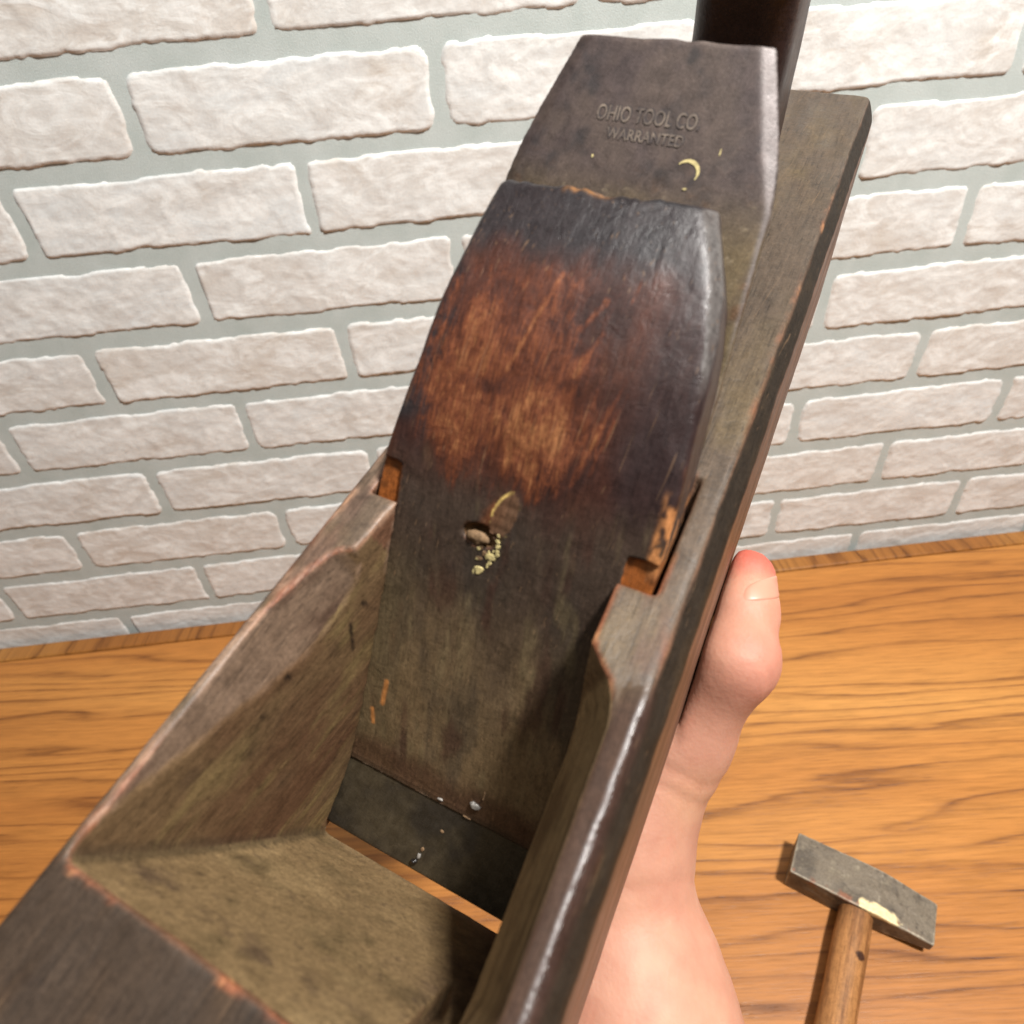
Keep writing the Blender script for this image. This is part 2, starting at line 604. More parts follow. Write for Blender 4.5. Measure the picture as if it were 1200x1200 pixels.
eyeR = sstep(0.6, 0.8, -N[:, 0]) * sstep(0.12, 0.25, N[:, 2]) * (x > 18) * (y < 36) * (y > -34) * (z > H - 26)
n_big = fbm(V, (14, 30, 14), 21)
n_mid = fbm(V, (4, 12, 4), 22)
n_fine = fbm(V, (1.6, 4, 1.6), 23)
n_blot = fbm(V, (7, 7, 7), 24)
C = np.tile(lin(92, 66, 50), (len(V), 1))
# outer sides: brown-red wood
n_str = fbm(V, (3, 60, 3), 29)
C = mix(C, lin(134, 95, 72), sstep(-0.6, 0.8, n_str))
C = mix(C, lin(96, 66, 52), sstep(0.1, 0.9, n_big) * 0.6)
# chamfers: dark
chm = sstep(H - 0.35, H - 0.9, z + 0.25 * n_mid) * sstep(H - 5.9, H - 5.3, z) * (np.abs(x) > 30.8) * sstep(0.92, 0.8, N[:, 2])
# top
topc = mix(np.tile(lin(92, 77, 63), (len(V), 1)), lin(108, 91, 66), sstep(-0.1, 0.8, n_big))
topc = mix(topc, lin(82, 72, 60), sstep(0.2, 1.0, n_blot) * 0.6)
nearcheek = sstep(60, 30, y)
topc = mix(topc, lin(94, 70, 60), nearcheek * sstep(-0.1, 0.6, n_mid + 0.3 * n_big) * 0.7)
toe = sstep(-20, -24, y)
topc = mix(topc, mix(np.tile(lin(62, 50, 40), (len(V), 1)), lin(84, 66, 50), sstep(0, 0.8, n_mid)), toe)
topc = topc * (1 - 0.25 * sstep(50, 90, y))[:, None]
C = mix(C, topc, topm)
# throat walls: olive brown dust
wc = mix(np.tile(lin(116, 92, 65), (len(V), 1)), lin(102, 74, 53), sstep(-0.2, 0.7, n_big))
wc = mix(wc, lin(134, 114, 76), sstep(0.1, 0.8, n_mid) * 0.7)
wc = mix(wc, lin(76, 58, 44), sstep(0.4, 1.0, n_blot) * 0.5)
C = mix(C, wc, inthroat)
fc = mix(np.tile(lin(130, 107, 75), (len(V), 1)), lin(148, 124, 88), sstep(0, 0.8, n_big))
fc = mix(fc, lin(98, 82, 56), sstep(0.05, 0.9, n_blot + 0.3 * n_mid) * 0.7)
fc = mix(fc, lin(86, 70, 56), sstep(0.7, 1.1, n_mid * 0.6 + n_blot * 0.6) * 0.5)
fc = mix(fc, lin(66, 52, 44), sstep(0.5, 0.9, fbm(V, 1.8, 44)) * 0.5)
fc = mix(fc, lin(74, 56, 50), sstep(6, 22, x + 6 * n_mid) * sstep(64, 30, z) * 0.7)
fc = mix(fc, lin(58, 44, 42), np.exp(-((y + 20.2) / 0.9) ** 2) * sstep(0.0, 0.7, n_mid + 0.2) * 0.6)
C = mix(C, fc, frontm)
# eyes
ec = mix(np.tile(lin(106, 86, 70), (len(V), 1)), lin(84, 64, 51), sstep(-0.1, 0.7, n_mid))
ec = mix(ec, lin(120, 70, 44), sstep(6, -14, y) * sstep(H - 4, H - 12, z))
C = mix(C, ec, eyeL)
C = mix(C, mix(np.tile(lin(158, 134, 98), (len(V), 1)), lin(126, 104, 76), sstep(-0.2, 0.6, n_mid)), eyeR)  # right eye coloured paler, standing in for fill light from the left
# fine dark cracks on the left throat wall
def seg_d(a, b):
    a, b = np.array(a, float), np.array(b, float)
    t = np.clip(((V - a) @ (b - a)) / ((b - a) @ (b - a)), 0, 1)
    return np.linalg.norm(V - (a + t[:, None] * (b - a)), axis=1)
for a, b, r in [((-25, 12, 62), (-26.5, 13.5, 52), .35), ((-26.5, 13.5, 52), (-27.5, 12.5, 43), .35), ((-26, 5, 60), (-28, 9, 42), .25), ((-23, 26, 58), (-23, 24, 51), .25), ((-23, 30, 60), (-23, 33.5, 50), .35)]:
    C = mix(C, lin(40, 30, 24), sstep(r + 0.5, r - 0.1, seg_d(a, b) + 0.2 * n_fine) * inthroat)
C = mix(C, mix(np.tile(lin(44, 36, 28), (len(V), 1)), lin(56, 45, 33), sstep(0, 0.8, n_mid)), chm)
# worn arrises: bare red-orange wood
wear = sstep(0.10, 0.26, CUR + 0.10 * n_mid + 0.05 * n_fine)
wear *= sstep(-0.25, 0.35, n_big + 0.5 * n_mid)
wc2 = mix(np.tile(lin(142, 82, 54), (len(V), 1)), lin(190, 132, 88), sstep(0.1, 0.8, n_fine))
C = mix(C, wc2, wear * 0.75 * (z > H - 7) * (1 - inthroat) * (y < 200))
rimr = sstep(26.9, 28.4, x) * sstep(33.2, 31.8, x) * sstep(34, 24, y + 4 * n_mid) * sstep(H - 3, H - 1.5, z) * (y > -26)
C = mix(C, mix(np.tile(lin(62, 43, 36), (len(V), 1)), lin(112, 58, 38), sstep(0.0, 0.7, n_mid)), rimr * (0.75 + 0.2 * sstep(0.05, 0.2, N[:, 0])))
pale = sstep(0.03, 0.12, CUR) * (x < -18) * (z > H - 14) * (z < H + 1) * sstep(-0.3, 0.4, n_fine)
C = mix(C, lin(168, 138, 116), pale * 0.5 * (y > -18))
concave = sstep(-0.03, -0.16, CUR)
C = mix(C, lin(44, 36, 26), concave * 0.6)  # hollow corners and creases coloured darker
C = mix(C, lin(44, 34, 28), sstep(0.55, 0.9, fbm(V, (2.2, 2.2, 2.2), 40)) * 0.35)
C = C * (0.84 + 0.12 * eyeR)[:, None]  # right eye darkened less, keeping its painted fill light
R = 0.46 + 0.1 * n_mid
R = np.where(inthroat > 0.5, 0.62 + 0.08 * n_mid, R)
R = R * (1 - 0.3 * sstep(0.03, 0.14, CUR) * (z > 30) * (y < 60))
R = np.where(eyeL > 0.5, 0.47 + 0.06 * n_mid, R)
R = np.where(topm > 0.5, 0.50 + 0.10 * n_mid + 0.14 * toe, R)
arr = rimr * sstep(0.10, 0.22, N[:, 0]) * sstep(0.8, 0.6, N[:, 0])
R = np.where(rimr > 0.4, 0.72 + 0.08 * n_mid, R)
R = R * (1 - 0.62 * arr)
R = np.where((chm > 0.5) & (arr < 0.3), 0.6, R)
M_BODY = aged_wood('aged_beech', (0, 0, 0), 0.34)
body = mesh_np('body', V, F, M_BODY, plane, C, R)

# ------------------------------------------------------------------ iron
def to_loc(P):
    """(x, s, th) -> plane local"""
    return np.stack([P[:, 0], Q * (P[:, 1] - P[:, 2]), Q * (P[:, 1] + P[:, 2])], 1)


def from_loc(x, y, z):
    return x, (y + z) * Q, (z - y) * Q


TI = 2.84
hi = 0.4
gx, gy, gz = grid((-30, -1, -1), (30, 174.5, 4.5), hi)
WL = np.array([(0, 29.0), (55, 28.6), (82, 26.4), (100, 25.9), (120, 25.4), (147, 24.6), (154, 23.4), (160, 21.6), (172.3, 17.2), (176, 16)])
hw = np.interp(gy, WL[:, 0], WL[:, 1])
wob = 0.12 * np.sin(gy * 0.9) + 0.1 * np.sin(gy * 2.3 + 1)
sd = np.abs(gx) - hw + wob * 0.2
_ex = np.stack([gx.ravel(), 0 * gx.ravel(), 0 * gx.ravel()], 1)
_en = (0.45 * vnoise(_ex, 11, 5) + 0.22 * vnoise(_ex, 2.6, 6)).reshape(gx.shape)
en = smax(gy - 172.2 + _en + (gz - TI) * 0.35, 1.6 - gy, 0.3)
pl = smax(sd, en, 0.8)
tt = smax(gz - TI, -gz + 0.05, 0.2)
D = smax(pl, tt + 0 * gx, 0.5)
bw = np.interp(gy, [118, 148, 156, 173], [0.2, 1.2, 2.8, 2.6])
bev = (np.abs(gx) - hw + bw) * 0.35 + (gz - TI) * 0.94       # filed side bevel above the shoulders
D = np.where(gy > 118, smax(D, bev, 0.25), D)
V, F = surface_nets(D, (-30, -1, -1), hi)
N = vnormals(V, F)
CUR = curvature(V, F, N, 4)
V = V + N * (0.03 * fbm(V, (8, 14, 8), 60) + 0.012 * fbm(V, 1.6, 61))[:, None]
x, s, t = V.T
nb, nm, nf = fbm(V, (12, 14, 12), 62), fbm(V, (4, 5, 4), 63), fbm(V, 1.3, 64)
C = mix(np.tile(lin(66, 55, 53), (len(V), 1)), lin(82, 69, 65), sstep(-0.3, 0.7, nb))
C = mix(C, lin(56, 50, 50), sstep(0.1, 0.8, nm))
dust = np.clip(sstep(154, 138, s + 3 * nb) * 0.85 + 0.12 * sstep(0.2, 0.8, nb), 0, 1)
C = mix(C, mix(np.tile(lin(104, 88, 60), (len(V), 1)), lin(84, 68, 48), sstep(-0.1, 0.7, nm)), dust)
rust = sstep(0.25, 0.7, nm * 0.6 + nf * 0.5) * sstep(160, 135, s)
C = mix(C, lin(112, 78, 48), rust * 0.5)
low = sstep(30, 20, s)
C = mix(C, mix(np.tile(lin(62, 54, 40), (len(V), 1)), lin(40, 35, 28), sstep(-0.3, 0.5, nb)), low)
C = mix(C, lin(150, 134, 110), sstep(0.5, 0.85, fbm(V, 0.9, 66)) * 0.5 * sstep(150, 145, s) * sstep(130, 140, s))
C = mix(C, lin(150, 140, 134), sstep(0.08, 0.2, CUR) * 0.4 * sstep(30, 60, s))
C = mix(C, lin(112, 104, 102), sstep(0.1, 0.25, N[:, 0]) * sstep(0.8, 0.6, N[:, 0]) * sstep(118, 140, s) * 0.7)  # right-hand bevel painted lighter, as the lamp would light it
M_IRON = NT('patinated_steel')
ob = M_IRON.coord()
g1 = M_IRON.noise(ob, 2200, 4, 0.7)
g2 = M_IRON.noise(ob, 420, 4, 0.6, 0.5)
sv = M_IRON.noise(M_IRON.coord(scale=(3000, 300, 300), rot=(0, 0, 0.35)), 1.0, 3, 0.6)
cc = M_IRON.mixc(1.0, M_IRON.attr('tint'), M_IRON.ramp(g1, [(0.28, 0.78), (0.5, 1.0), (0.72, 1.25)]), 'MULTIPLY')
cc = M_IRON.mixc(1.0, cc, M_IRON.ramp(g2, [(0.3, 0.8), (0.7, 1.2)]), 'MULTIPLY')
cc = M_IRON.mixc(1.0, cc, M_IRON.ramp(sv, [(0.3, 0.88), (0.7, 1.14)]), 'MULTIPLY')
M_IRON.P(Base_Color=cc, Metallic=0.25, Roughness=M_IRON.ramp(g2, [(0.3, 0.42), (0.7, 0.6)]), Normal=M_IRON.bump(M_IRON.math('ADD', g1, M_IRON.math('MULTIPLY', g2, 1.0)), 0.00007, 0.8))
iron = mesh_np('iron', to_loc(V), F, M_IRON.m, plane, C)

# stamped lettering, lying in the face of the iron
M_STAMP = NT('worn_stamp')
ob = M_STAMP.coord()
sn = M_STAMP.noise(ob, 420, 5, 0.75)
sc = M_STAMP.ramp(sn, [(0.40, tuple(lin(76, 66, 63))), (0.54, tuple(lin(122, 108, 96))), (0.70, tuple(lin(150, 134, 118)))])
M_STAMP.P(Base_Color=sc, Roughness=0.55, Metallic=0.2)
M_STAMPD = NT('stamp_shade')  # dark tone for the shade painted behind the letters
M_STAMPD.P(Base_Color=tuple(lin(56, 48, 47)), Roughness=0.7)


def lettering(name, body_txt, cx, cs, width, height, mat, lift, rot=0.0, dx=0.0, ds=0.0, bold=0.0):
    cu = bpy.data.curves.new(name, 'FONT')
    cu.body = body_txt
    cu.align_x = 'CENTER'
    cu.align_y = 'CENTER'
    cu.extrude = 0.012
    cu.offset = bold
    cu.space_character = 1.02
    ot = bpy.data.objects.new('tmp', cu)
    COL.objects.link(ot)
    dg = bpy.context.evaluated_depsgraph_get()
    me = bpy.data.meshes.new_from_object(ot.evaluated_get(dg))
    bpy.data.objects.remove(ot)
    co = np.array([v.co[:] for v in me.vertices])
    w = co[:, 0].max() - co[:, 0].min()
    hgt = co[:, 1].max() - co[:, 1].min()
    co[:, 0] = (co[:, 0] - (co[:, 0].max() + co[:, 0].min()) / 2) / w * width
    co[:, 1] = (co[:, 1] - (co[:, 1].max() + co[:, 1].min()) / 2) / hgt * height
    c, sn_ = math.cos(rot), math.sin(rot)
    px = cx + dx + co[:, 0] * c - co[:, 1] * sn_
    ps = cs + ds + co[:, 0] * sn_ + co[:, 1] * c
    L = to_loc(np.stack([px, ps, np.full(len(co), TI + lift) + co[:, 2] * 2], 1)) * MM
    for v, p in zip(me.vertices, L):
        v.co = p
    me.name = name
    me.materials.append(mat)
    o = bpy.data.objects.new(name, me)
    COL.objects.link(o)
    o.parent = iron
    return o


for (txt, cx, cs, w, h_) in [('OHIO TOOL CO.', -0.6, 159.6, 18.6, 2.6), ('WARRANTED', -0.2, 156.3, 14.0, 1.9)]:
    lettering('stamp_shade', txt, cx, cs, w, h_, M_STAMPD.m, 0.05, 0, 0.14, 0.16, 0.03)  # offset dark copy stands in for shade in the stamped letters
    lettering('stamped_lettering', txt, cx, cs, w, h_, M_STAMP.m, 0.085, 0, bold=0.010)


# ------------------------------------------------------------------ wedge
hw_ = 0.36
gx, gy, gz = grid((-30, 17, 1), (30, 147, 25), hw_)
WLf = np.array([(0, -28.6), (55, -28.2), (82, -26.8), (91, -26.0), (101, -24.3), (110, -22.9), (120, -22.1), (130, -20.6), (142.4, -19.4), (150, -18.5)])
WRt = np.array([(0, 28.4), (55, 28.0), (82, 26.4), (92, 26.6), (100, 26.4), (108, 25.8), (117, 25.2), (123, 24.4), (130, 22.9), (135, 21.0), (142.4, 17.9), (150, 15)])
left = np.interp(gy, WLf[:, 0], WLf[:, 1])
right = np.interp(gy, WRt[:, 0], WRt[:, 1])
top = (gz - wth(gy)) * 0.97
top = top + 0.0025 * (gx + 1) ** 2 * sstep(95, 120, gy)      # slightly domed upper face
frayed = 0.9 * np.sin(gx * 0.5 + 1) * 0.5 + 0.5 * np.sin(gx * 1.3) + 0.35 * np.sin(gx * 2.9 + 0.5)
_wx = np.stack([gx.ravel(), 0 * gx.ravel(), 0 * gx.ravel()], 1)
frayed = (1.1 * vnoise(_wx, 5.5, 3) + 0.6 * vnoise(_wx, 1.7, 4) + 0.4 * vnoise(_wx, 0.8, 5)).reshape(gx.shape)
endt = (gy - 142.6 + 0.6 * frayed * sstep(15, 6, gx)) + (gz - 15) * 0.25
sd = smax(gx - right, left - gx, 0.5)
D = smax(smax(sd, top, 0.7), smax(TI + 0.12 - gz, endt, 0.5), 0.6)
D = smax(D, 18.6 - 0.9 * np.cos(gx * 0.07) + 0.35 * np.sin(gx * 0.55) + 0.2 * np.sin(gx * 1.7) - gy, 1.6)
cw = np.interp(gy, [86, 104, 116, 128, 143], [0, 0.8, 2.4, 3.1, 3.0])
bevr = (gx - right + cw) * 0.78 + (gz - wth(gy)) * 0.62
bevl = (left + cw * 0.45 - gx) * 0.72 + (gz - wth(gy)) * 0.69
D = np.where(gy > 86, smax(D, bevr, 0.8), D)
D = np.where(gy > 86, smax(D, bevl, 0.8), D)
# notched shoulders where the wedge drops into the cheeks
for cx0, sgn in ((21.3, 1), (-22.0, -1)):
    nd = np.maximum(np.maximum((cx0 - gx) * sgn, (gy - (91.0 if sgn < 0 else 88.2)) + 0.06 * (gx - cx0 - sgn * 2.5) ** 2), wth(gy) - 0.8 - gz)
    nd = np.maximum(nd, 81.0 - gy)
    D = smax(D, -nd, 0.3)
# knot hole
kd = np.sqrt(((gx + 4.3) / 3.6) ** 2 + ((gy - 82.8) / 2.0) ** 2 + ((gz - wth(83)) / 2.2) ** 2) - 1
D = smax(D, -kd * 2.0, 0.25)
ov = (np.sqrt(((gx + 0.6 - (gy - 87.4) * 0.22) / 2.3) ** 2 + ((gy - 87.4) / 4.6) ** 2) - 1) * 2.3
D = np.minimum(D, smax(ov, np.abs(gz - wth(gy)) - 0.16, 0.3))
V, F = surface_nets(D, (-30, 17, 1), hw_)
N = vnormals(V, F)
CUR = curvature(V, F, N, 5)
V = V + N * (0.08 * fbm(V, (5, 16, 5), 80) + 0.04 * fbm(V, (1.5, 4, 1.5), 81))[:, None]
x, s, t = V.T
# streak coordinates, slightly skewed to the grain
G = np.stack([x + 0.06 * s, s, t], 1)
nb = fbm(G, (12, 26, 12), 82)
nm = fbm(G, (3.2, 13, 3.2), 83)
nf = fbm(G, (1.0, 4.5, 1.0), 84)
ns = fbm(G, (0.6, 9, 2), 85)
nk = fbm(V, 2.6, 86)
C = mix(np.tile(lin(76, 45, 35), (len(V), 1)), lin(56, 36, 31), sstep(-0.2, 0.6, nb))
C = mix(C, lin(84, 48, 32), sstep(0.1, 0.8, nm) * 0.6)
# rubbed amber field: how far the dark skin of the wedge is worn away
e = ((x + 4.5) / 19.5) ** 2 + ((s - 111) / 23.0) ** 2
worn = 0.58 * sstep(1.5, 0.2, e + 0.45 * nb + 0.5 * nm)
worn += 0.38 * sstep(1.2, 0.1, ((x - 1.5) / 11) ** 2 + ((s - 101) / 9.5) ** 2 + 0.5 * nm)
worn += 0.16 * sstep(1.1, 0.2, ((x + 13) / 6.5) ** 2 + ((s - 106) / 18) ** 2 + 0.5 * nm)
worn -= 0.25 * sstep(0.2, 0.8, fbm(V, (6, 6, 6), 95))
for a, b, r in [((14.5, 119), (9.5, 96), .22), ((-1.5, 128), (-6, 111), .16), ((11.0, 133), (10.6, 126), .16), ((6.5, 125), (4.2, 120), .35), ((7.5, 120), (5.3, 113), .4), ((14.3, 112), (11.5, 97), .15)]:
    a, b = np.array(a, float), np.array(b, float)
    P2 = V[:, :2]
    tt = np.clip(((P2 - a) @ (b - a)) / ((b - a) @ (b - a)), 0, 1)
    dd = np.linalg.norm(P2 - (a + tt[:, None] * (b - a)), axis=1)
    worn = worn + sstep(r + 0.5, r - 0.1, dd + 0.3 * nk) * 0.32
# blackened top shoulder
C = mix(C, lin(18, 16, 15), sstep(141.6, 142.2, s) * 0.9)
C = mix(C, lin(40, 38, 40), sstep(127, 134, s + 3 * nm + 0.25 * x * 0.2) * 0.9)
C = mix(C, lin(46, 36, 36), sstep(12, 19, x + 2 * nm) * sstep(84, 94, s) * 0.8)
C = mix(C, lin(48, 42, 42), sstep(-16, -20.5, x + 2 * nm) * sstep(88, 94, s) * sstep(0.35, -0.2, nb))
worn = worn * sstep(134, 127, s + 2 * nm) * sstep(19, 13, x + 1.5 * nm) * sstep(86, 93, s + 2.5 * nb)
# lower half: olive grime
gl = sstep(98, 86, s + 4 * nb)
gc = mix(np.tile(lin(68, 55, 46), (len(V), 1)), lin(110, 91, 66), sstep(80, 42, s + 10 * fbm(G, (8, 30, 8), 93)))
gc = mix(gc, lin(56, 50, 44), sstep(-0.1, 0.7, fbm(G, (6, 34, 6), 90)) * 0.6)
gc = mix(gc, lin(116, 101, 74), sstep(0.2, 0.8, fbm(G, (2.4, 30, 3), 91)) * 0.5)
gc = mix(gc, lin(66, 42, 34), sstep(0.25, 0.8, fbm(G, (4, 34, 4), 92)) * 0.6)
gc = mix(gc, lin(48, 41, 36), sstep(0.5, 1.0, nk) * 0.35)
gc = mix(gc, lin(112, 96, 68), sstep(-13, -21, x) * sstep(84, 60, s) * 0.5)
gc = mix(gc, lin(72, 48, 35), sstep(31, 25, s + 3 * nb) * 0.75)
gc = mix(gc, lin(50, 42, 33), sstep(22.5, 19.0, s + 1.5 * nb) * 0.85)
C = mix(C, gc, gl)
# fresh notches
for sgn, c0, c1, s1 in ((1, 21.0, 27, 88.6), (-1, -27.5, -21.8, 91.3)):
    msk = ((x > c0) & (x < c1) & (s > 79) & (s < s1) & (t < wth(s) - 0.35)).astype(float)
    C = mix(C, mix(np.tile(lin(148, 84, 38), (len(V), 1)), lin(112, 66, 34), sstep(-0.2, 0.6, nk)), msk)
bvm = sstep(0.35, 0.5, N[:, 0]) * sstep(0.97, 0.85, N[:, 0]) * sstep(112, 120, s + 2 * nm) * (t > 8)
C = mix(C, mix(np.tile(lin(104, 100, 97), (len(V), 1)), lin(82, 76, 73), sstep(-0.2, 0.6, nf)), bvm * 0.8)  # right bevel: worn grey, with its bright reflection painted into the colour
# edges
ew = sstep(0.08, 0.2, CUR + 0.06 * nf) * sstep(-0.1, 0.4, nb + nm * 0.5)
C = mix(C, lin(150, 92, 56), ew * 0.5 * sstep(141, 139, s))
br = sstep(101, 97, s + 2 * nm) * sstep(85, 88, s) * sstep(24.0, 25.2, x + 0.6 * nf)
C = mix(C, lin(184, 124, 76), br * sstep(-0.2, 0.3, nf + nk))
fr = sstep(140.8, 142.0, s) * sstep(-0.2, 0.4, nk) * sstep(5, 3, np.abs(x + 3))
C = mix(C, lin(150, 104, 60), fr * 0.7)
# hole and halo
hd = np.sqrt(((x + 4.3) / 3.4) ** 2 + ((s - 82.8) / 2.0) ** 2)
C = mix(C, lin(122, 90, 58), (hd < 1).astype(float) * (t < wth(s) - 0.3))
halo = sstep(1.2, 0.3, np.sqrt(((x + 2.6 - (s - 87) * 0.3) / 2.4) ** 2 + ((s - 87) / 4.2) ** 2) + 0.3 * nk)
C = mix(C, lin(136, 78, 46), halo * 0.7)
od = np.sqrt(((x + 0.6 - (s - 87.4) * 0.22) / 2.3) ** 2 + ((s - 87.4) / 4.6) ** 2)
C = mix(C, lin(104, 76, 56), (od < 0.95).astype(float) * 0.8)
rim = sstep(0.13, 0.03, np.abs(od - 0.98)) * sstep(0.0, 0.5, nk + 0.5 * np.sign(s - 87) * (x < 0.2) - 0.1)
C = mix(C, lin(224, 190, 112), rim * 0.9)
# pale splinters near the bottom
for a, b, r in [((-19.3, 44.5), (-19.9, 38.5), .4), ((-22.2, 36), (-21.7, 32.5), .35)]:
    a, b = np.array(a, float), np.array(b, float)
    P2 = V[:, :2]
    tt = np.clip(((P2 - a) @ (b - a)) / ((b - a) @ (b - a)), 0, 1)
    dd = np.linalg.norm(P2 - (a + tt[:, None] * (b - a)), axis=1)
    C = mix(C, lin(184, 124, 70), sstep(r + 0.3, r - 0.1, dd))
R = 0.39 + 0.08 * nm
R = R + gl * 0.14
R = R + 0.10 * np.clip(worn, 0, 1)
R = np.where((N[:, 0] > 0.35) & (s > 100) & (t > 8), 0.34, R)
M_WEDGE = aged_wood('rubbed_wedge_wood', (math.radians(-45), 0, 0), 0.34, grainscale=(1500, 120, 700), worn=True)
wedge = mesh_np('wedge', to_loc(V), F, M_WEDGE, plane, C, R, worn=worn)


# ------------------------------------------------------------------ little flecks lying on the iron and wedge
def flat_mat(name, rgb, rough=0.6, metal=0.0):
    m = NT(name)
    nn = m.noise(m.coord(), 1500, 3, 0.7)
    c = m.mixc(1.0, tuple(lin(*rgb)), m.ramp(nn, [(0.3, 0.55), (0.6, 1.1)]), 'MULTIPLY')
    m.P(Base_Color=c, Roughness=rough, Metallic=metal)
    return m.m


M_CREAM = flat_mat('cream_paint', (214, 196, 136), 0.75)
M_STEEL = flat_mat('bright_steel', (150, 146, 140), 0.5, 0.3)
M_CRUMB = flat_mat('brown_crumb', (118, 92, 64), 0.8)
M_BLACK = flat_mat('black_grit', (24, 20, 18), 0.3)


def fleck(name, pts, th0, thick, mat, parent, on_wedge=False):
    """small slab from an outline in (x, s)"""
    pts = np.array(pts, float)
    n = len(pts)
    base = wth(pts[:, 1]) if on_wedge else np.full(n, TI)
    A = np.column_stack([pts, base + th0])
    c = pts.mean(0)
    B = np.column_stack([c + (pts - c) * 0.85, base + th0 + thick])
    V = to_loc(np.concatenate([A, B]))
    F = [tuple(range(n, 2 * n))] + [(i, (i + 1) % n, n + (i + 1) % n, n + i) for i in range(n)]
    me = bpy.data.meshes.new(name)
    me.from_pydata([tuple(v * MM) for v in V], [], F)
    me.materials.append(mat)
    o = bpy.data.objects.new(name, me)
    COL.objects.link(o)
    o.parent = parent
    return o


def crescent():
    P = []
    for k in range(13):
        a = math.radians(150 - k * 15.5)
        P.append((8.9 + 2.1 * math.cos(a), 151.4 + 2.0 * math.sin(a) + 0.35))
    Pin = []
    for k in range(13):
        a = math.radians(150 - k * 15.5)
        w = 0.62 * math.sin(math.pi * (k + 0.4) / 12.8) ** 0.8 + 0.04
        Pin.append((8.9 + (2.1 - w) * math.cos(a), 151.75 + (2.0 - w) * math.sin(a)))
    V, F = [], []
    n = 13
    for lift in (0.0, 0.09):
        for p in P:
            V.append((p[0], p[1], TI + lift))
        for p in Pin:
            V.append((p[0], p[1], TI + lift))
    for k in range(n - 1):
        F.append((2 * n + k, 2 * n + k + 1, 3 * n + k + 1, 3 * n + k))
        F.append((k, k + 1, 2 * n + k + 1, 2 * n + k))
        F.append((n + k + 1, n + k, 3 * n + k, 3 * n + k + 1))
    me = bpy.data.meshes.new('paint_mark')
    me.from_pydata([tuple(v * MM) for v in to_loc(np.array(V))], [], F)
    me.materials.append(M_CREAM)
    o = bpy.data.objects.new('paint_mark', me)
    COL.objects.link(o)
    o.parent = iron
    o['label'] = 'cream crescent paint mark on the iron'


crescent()
rs = np.random.RandomState(9)


def blob_pts(cx, cs, rx, rsz, n=9, jit=0.35):
    out = []
    for k in range(n):
        a = 2 * math.pi * k / n
        r = 1 + jit * rs.uniform(-1, 1)
        out.append((cx + rx * r * math.cos(a), cs + rsz * r * math.sin(a)))
    return out


fleck('paint_fleck', blob_pts(9.3, 148.9, .55, .22), 0.0, 0.1, M_CREAM, iron)
fleck('paint_fleck', blob_pts(13.4, 155.4, .12, .5), 0.0, 0.1, M_CREAM, iron)
fleck('paint_fleck', blob_pts(-8.6, 152.2, .18, .28), 0.0, 0.08, M_CREAM, iron)
for k in range(16):
    fleck('paint_fleck', blob_pts(rs.uniform(-4.6, 0.4), rs.uniform(75.6, 81.2), rs.uniform(.18, .55), rs.uniform(.2, .6)), -0.02, 0.12, M_CREAM if k % 4 else M_CRUMB, wedge, True)
for k in range(7):
    a = k / 6
    fleck('paint_fleck', blob_pts(-0.9 + 0.5 * a, 83.5 - 3.0 * a + rs.uniform(-.5, .5), .4, .35), 0.1, 0.15, M_CREAM, wedge, True)
fleck('paint_fleck', blob_pts(-3.4, 76.3, .75, .9), -0.02, 0.18, M_CREAM, wedge, True)
fleck('paint_fleck', blob_pts(-1.6, 79.6, .9, .6), -0.02, 0.18, M_CREAM, wedge, True)
# crumb stuck in the knot hole
def lump(name, c, r, mat, parent, seed, h=0.25):
    c, r = np.array(c, float), np.array(r, float)
    ax = [np.arange(c[i] - r[i] * 1.5 - h * 2, c[i] + r[i] * 1.5 + h * 3, h) for i in range(3)]
    X, Y, Z = np.meshgrid(*ax, indexing='ij')
    P = np.stack([X.ravel(), Y.ravel(), Z.ravel()], 1)
    d = (np.linalg.norm((P - c) / r, axis=1) - 1) * r.min() + 0.35 * r.min() * fbm(P, r.mean() * 0.9, seed)
    V, F = surface_nets(d.reshape(X.shape), [a[0] for a in ax], h)
    return mesh_np(name, to_loc(V), F, mat, parent)


lump('crumb', (-5.0, 82.2, wth(82.5) - 0.5), (2.5, 1.3, 1.0), M_CRUMB, wedge, 5)
lump('metal_chip', (4.9, 24.6, wth(25) + 0.25), (1.25, 0.75, 0.4), M_STEEL, wedge, 6, 0.12)
lump('metal_chip', (-3.2, 21.3, wth(21.3) + 0.05), (0.75, 0.3, 0.22), M_STEEL, wedge, 7, 0.1)
lump('dust_crumb', (6.3, 28.4, wth(28.4) + 0.05), (0.22, 1.7, 0.2), M_CRUMB, wedge, 8, 0.1)
lump('dust_crumb', (-4.2, 7.8, TI + 0.12), (0.5, 0.55, 0.2), M_CRUMB, iron, 9, 0.12)
lump('dust_crumb', (-4.6, 5.8, TI + 0.12), (0.45, 0.9, 0.2), M_STEEL, iron, 10, 0.12)
lump('dust_crumb', (-5.2, 4.2, TI + 0.4), (0.7, 0.7, 0.6), M_BLACK, iron, 11, 0.12)
lump('dust_crumb', (-1.0, 14.0, TI + 0.05), (0.5, 0.4, 0.15), M_CRUMB, iron, 12, 0.12)
lump('dust_crumb', (3.6, 20.2, TI + 0.4), (1.1, 0.2, 0.25), M_CRUMB, iron, 13, 0.1)

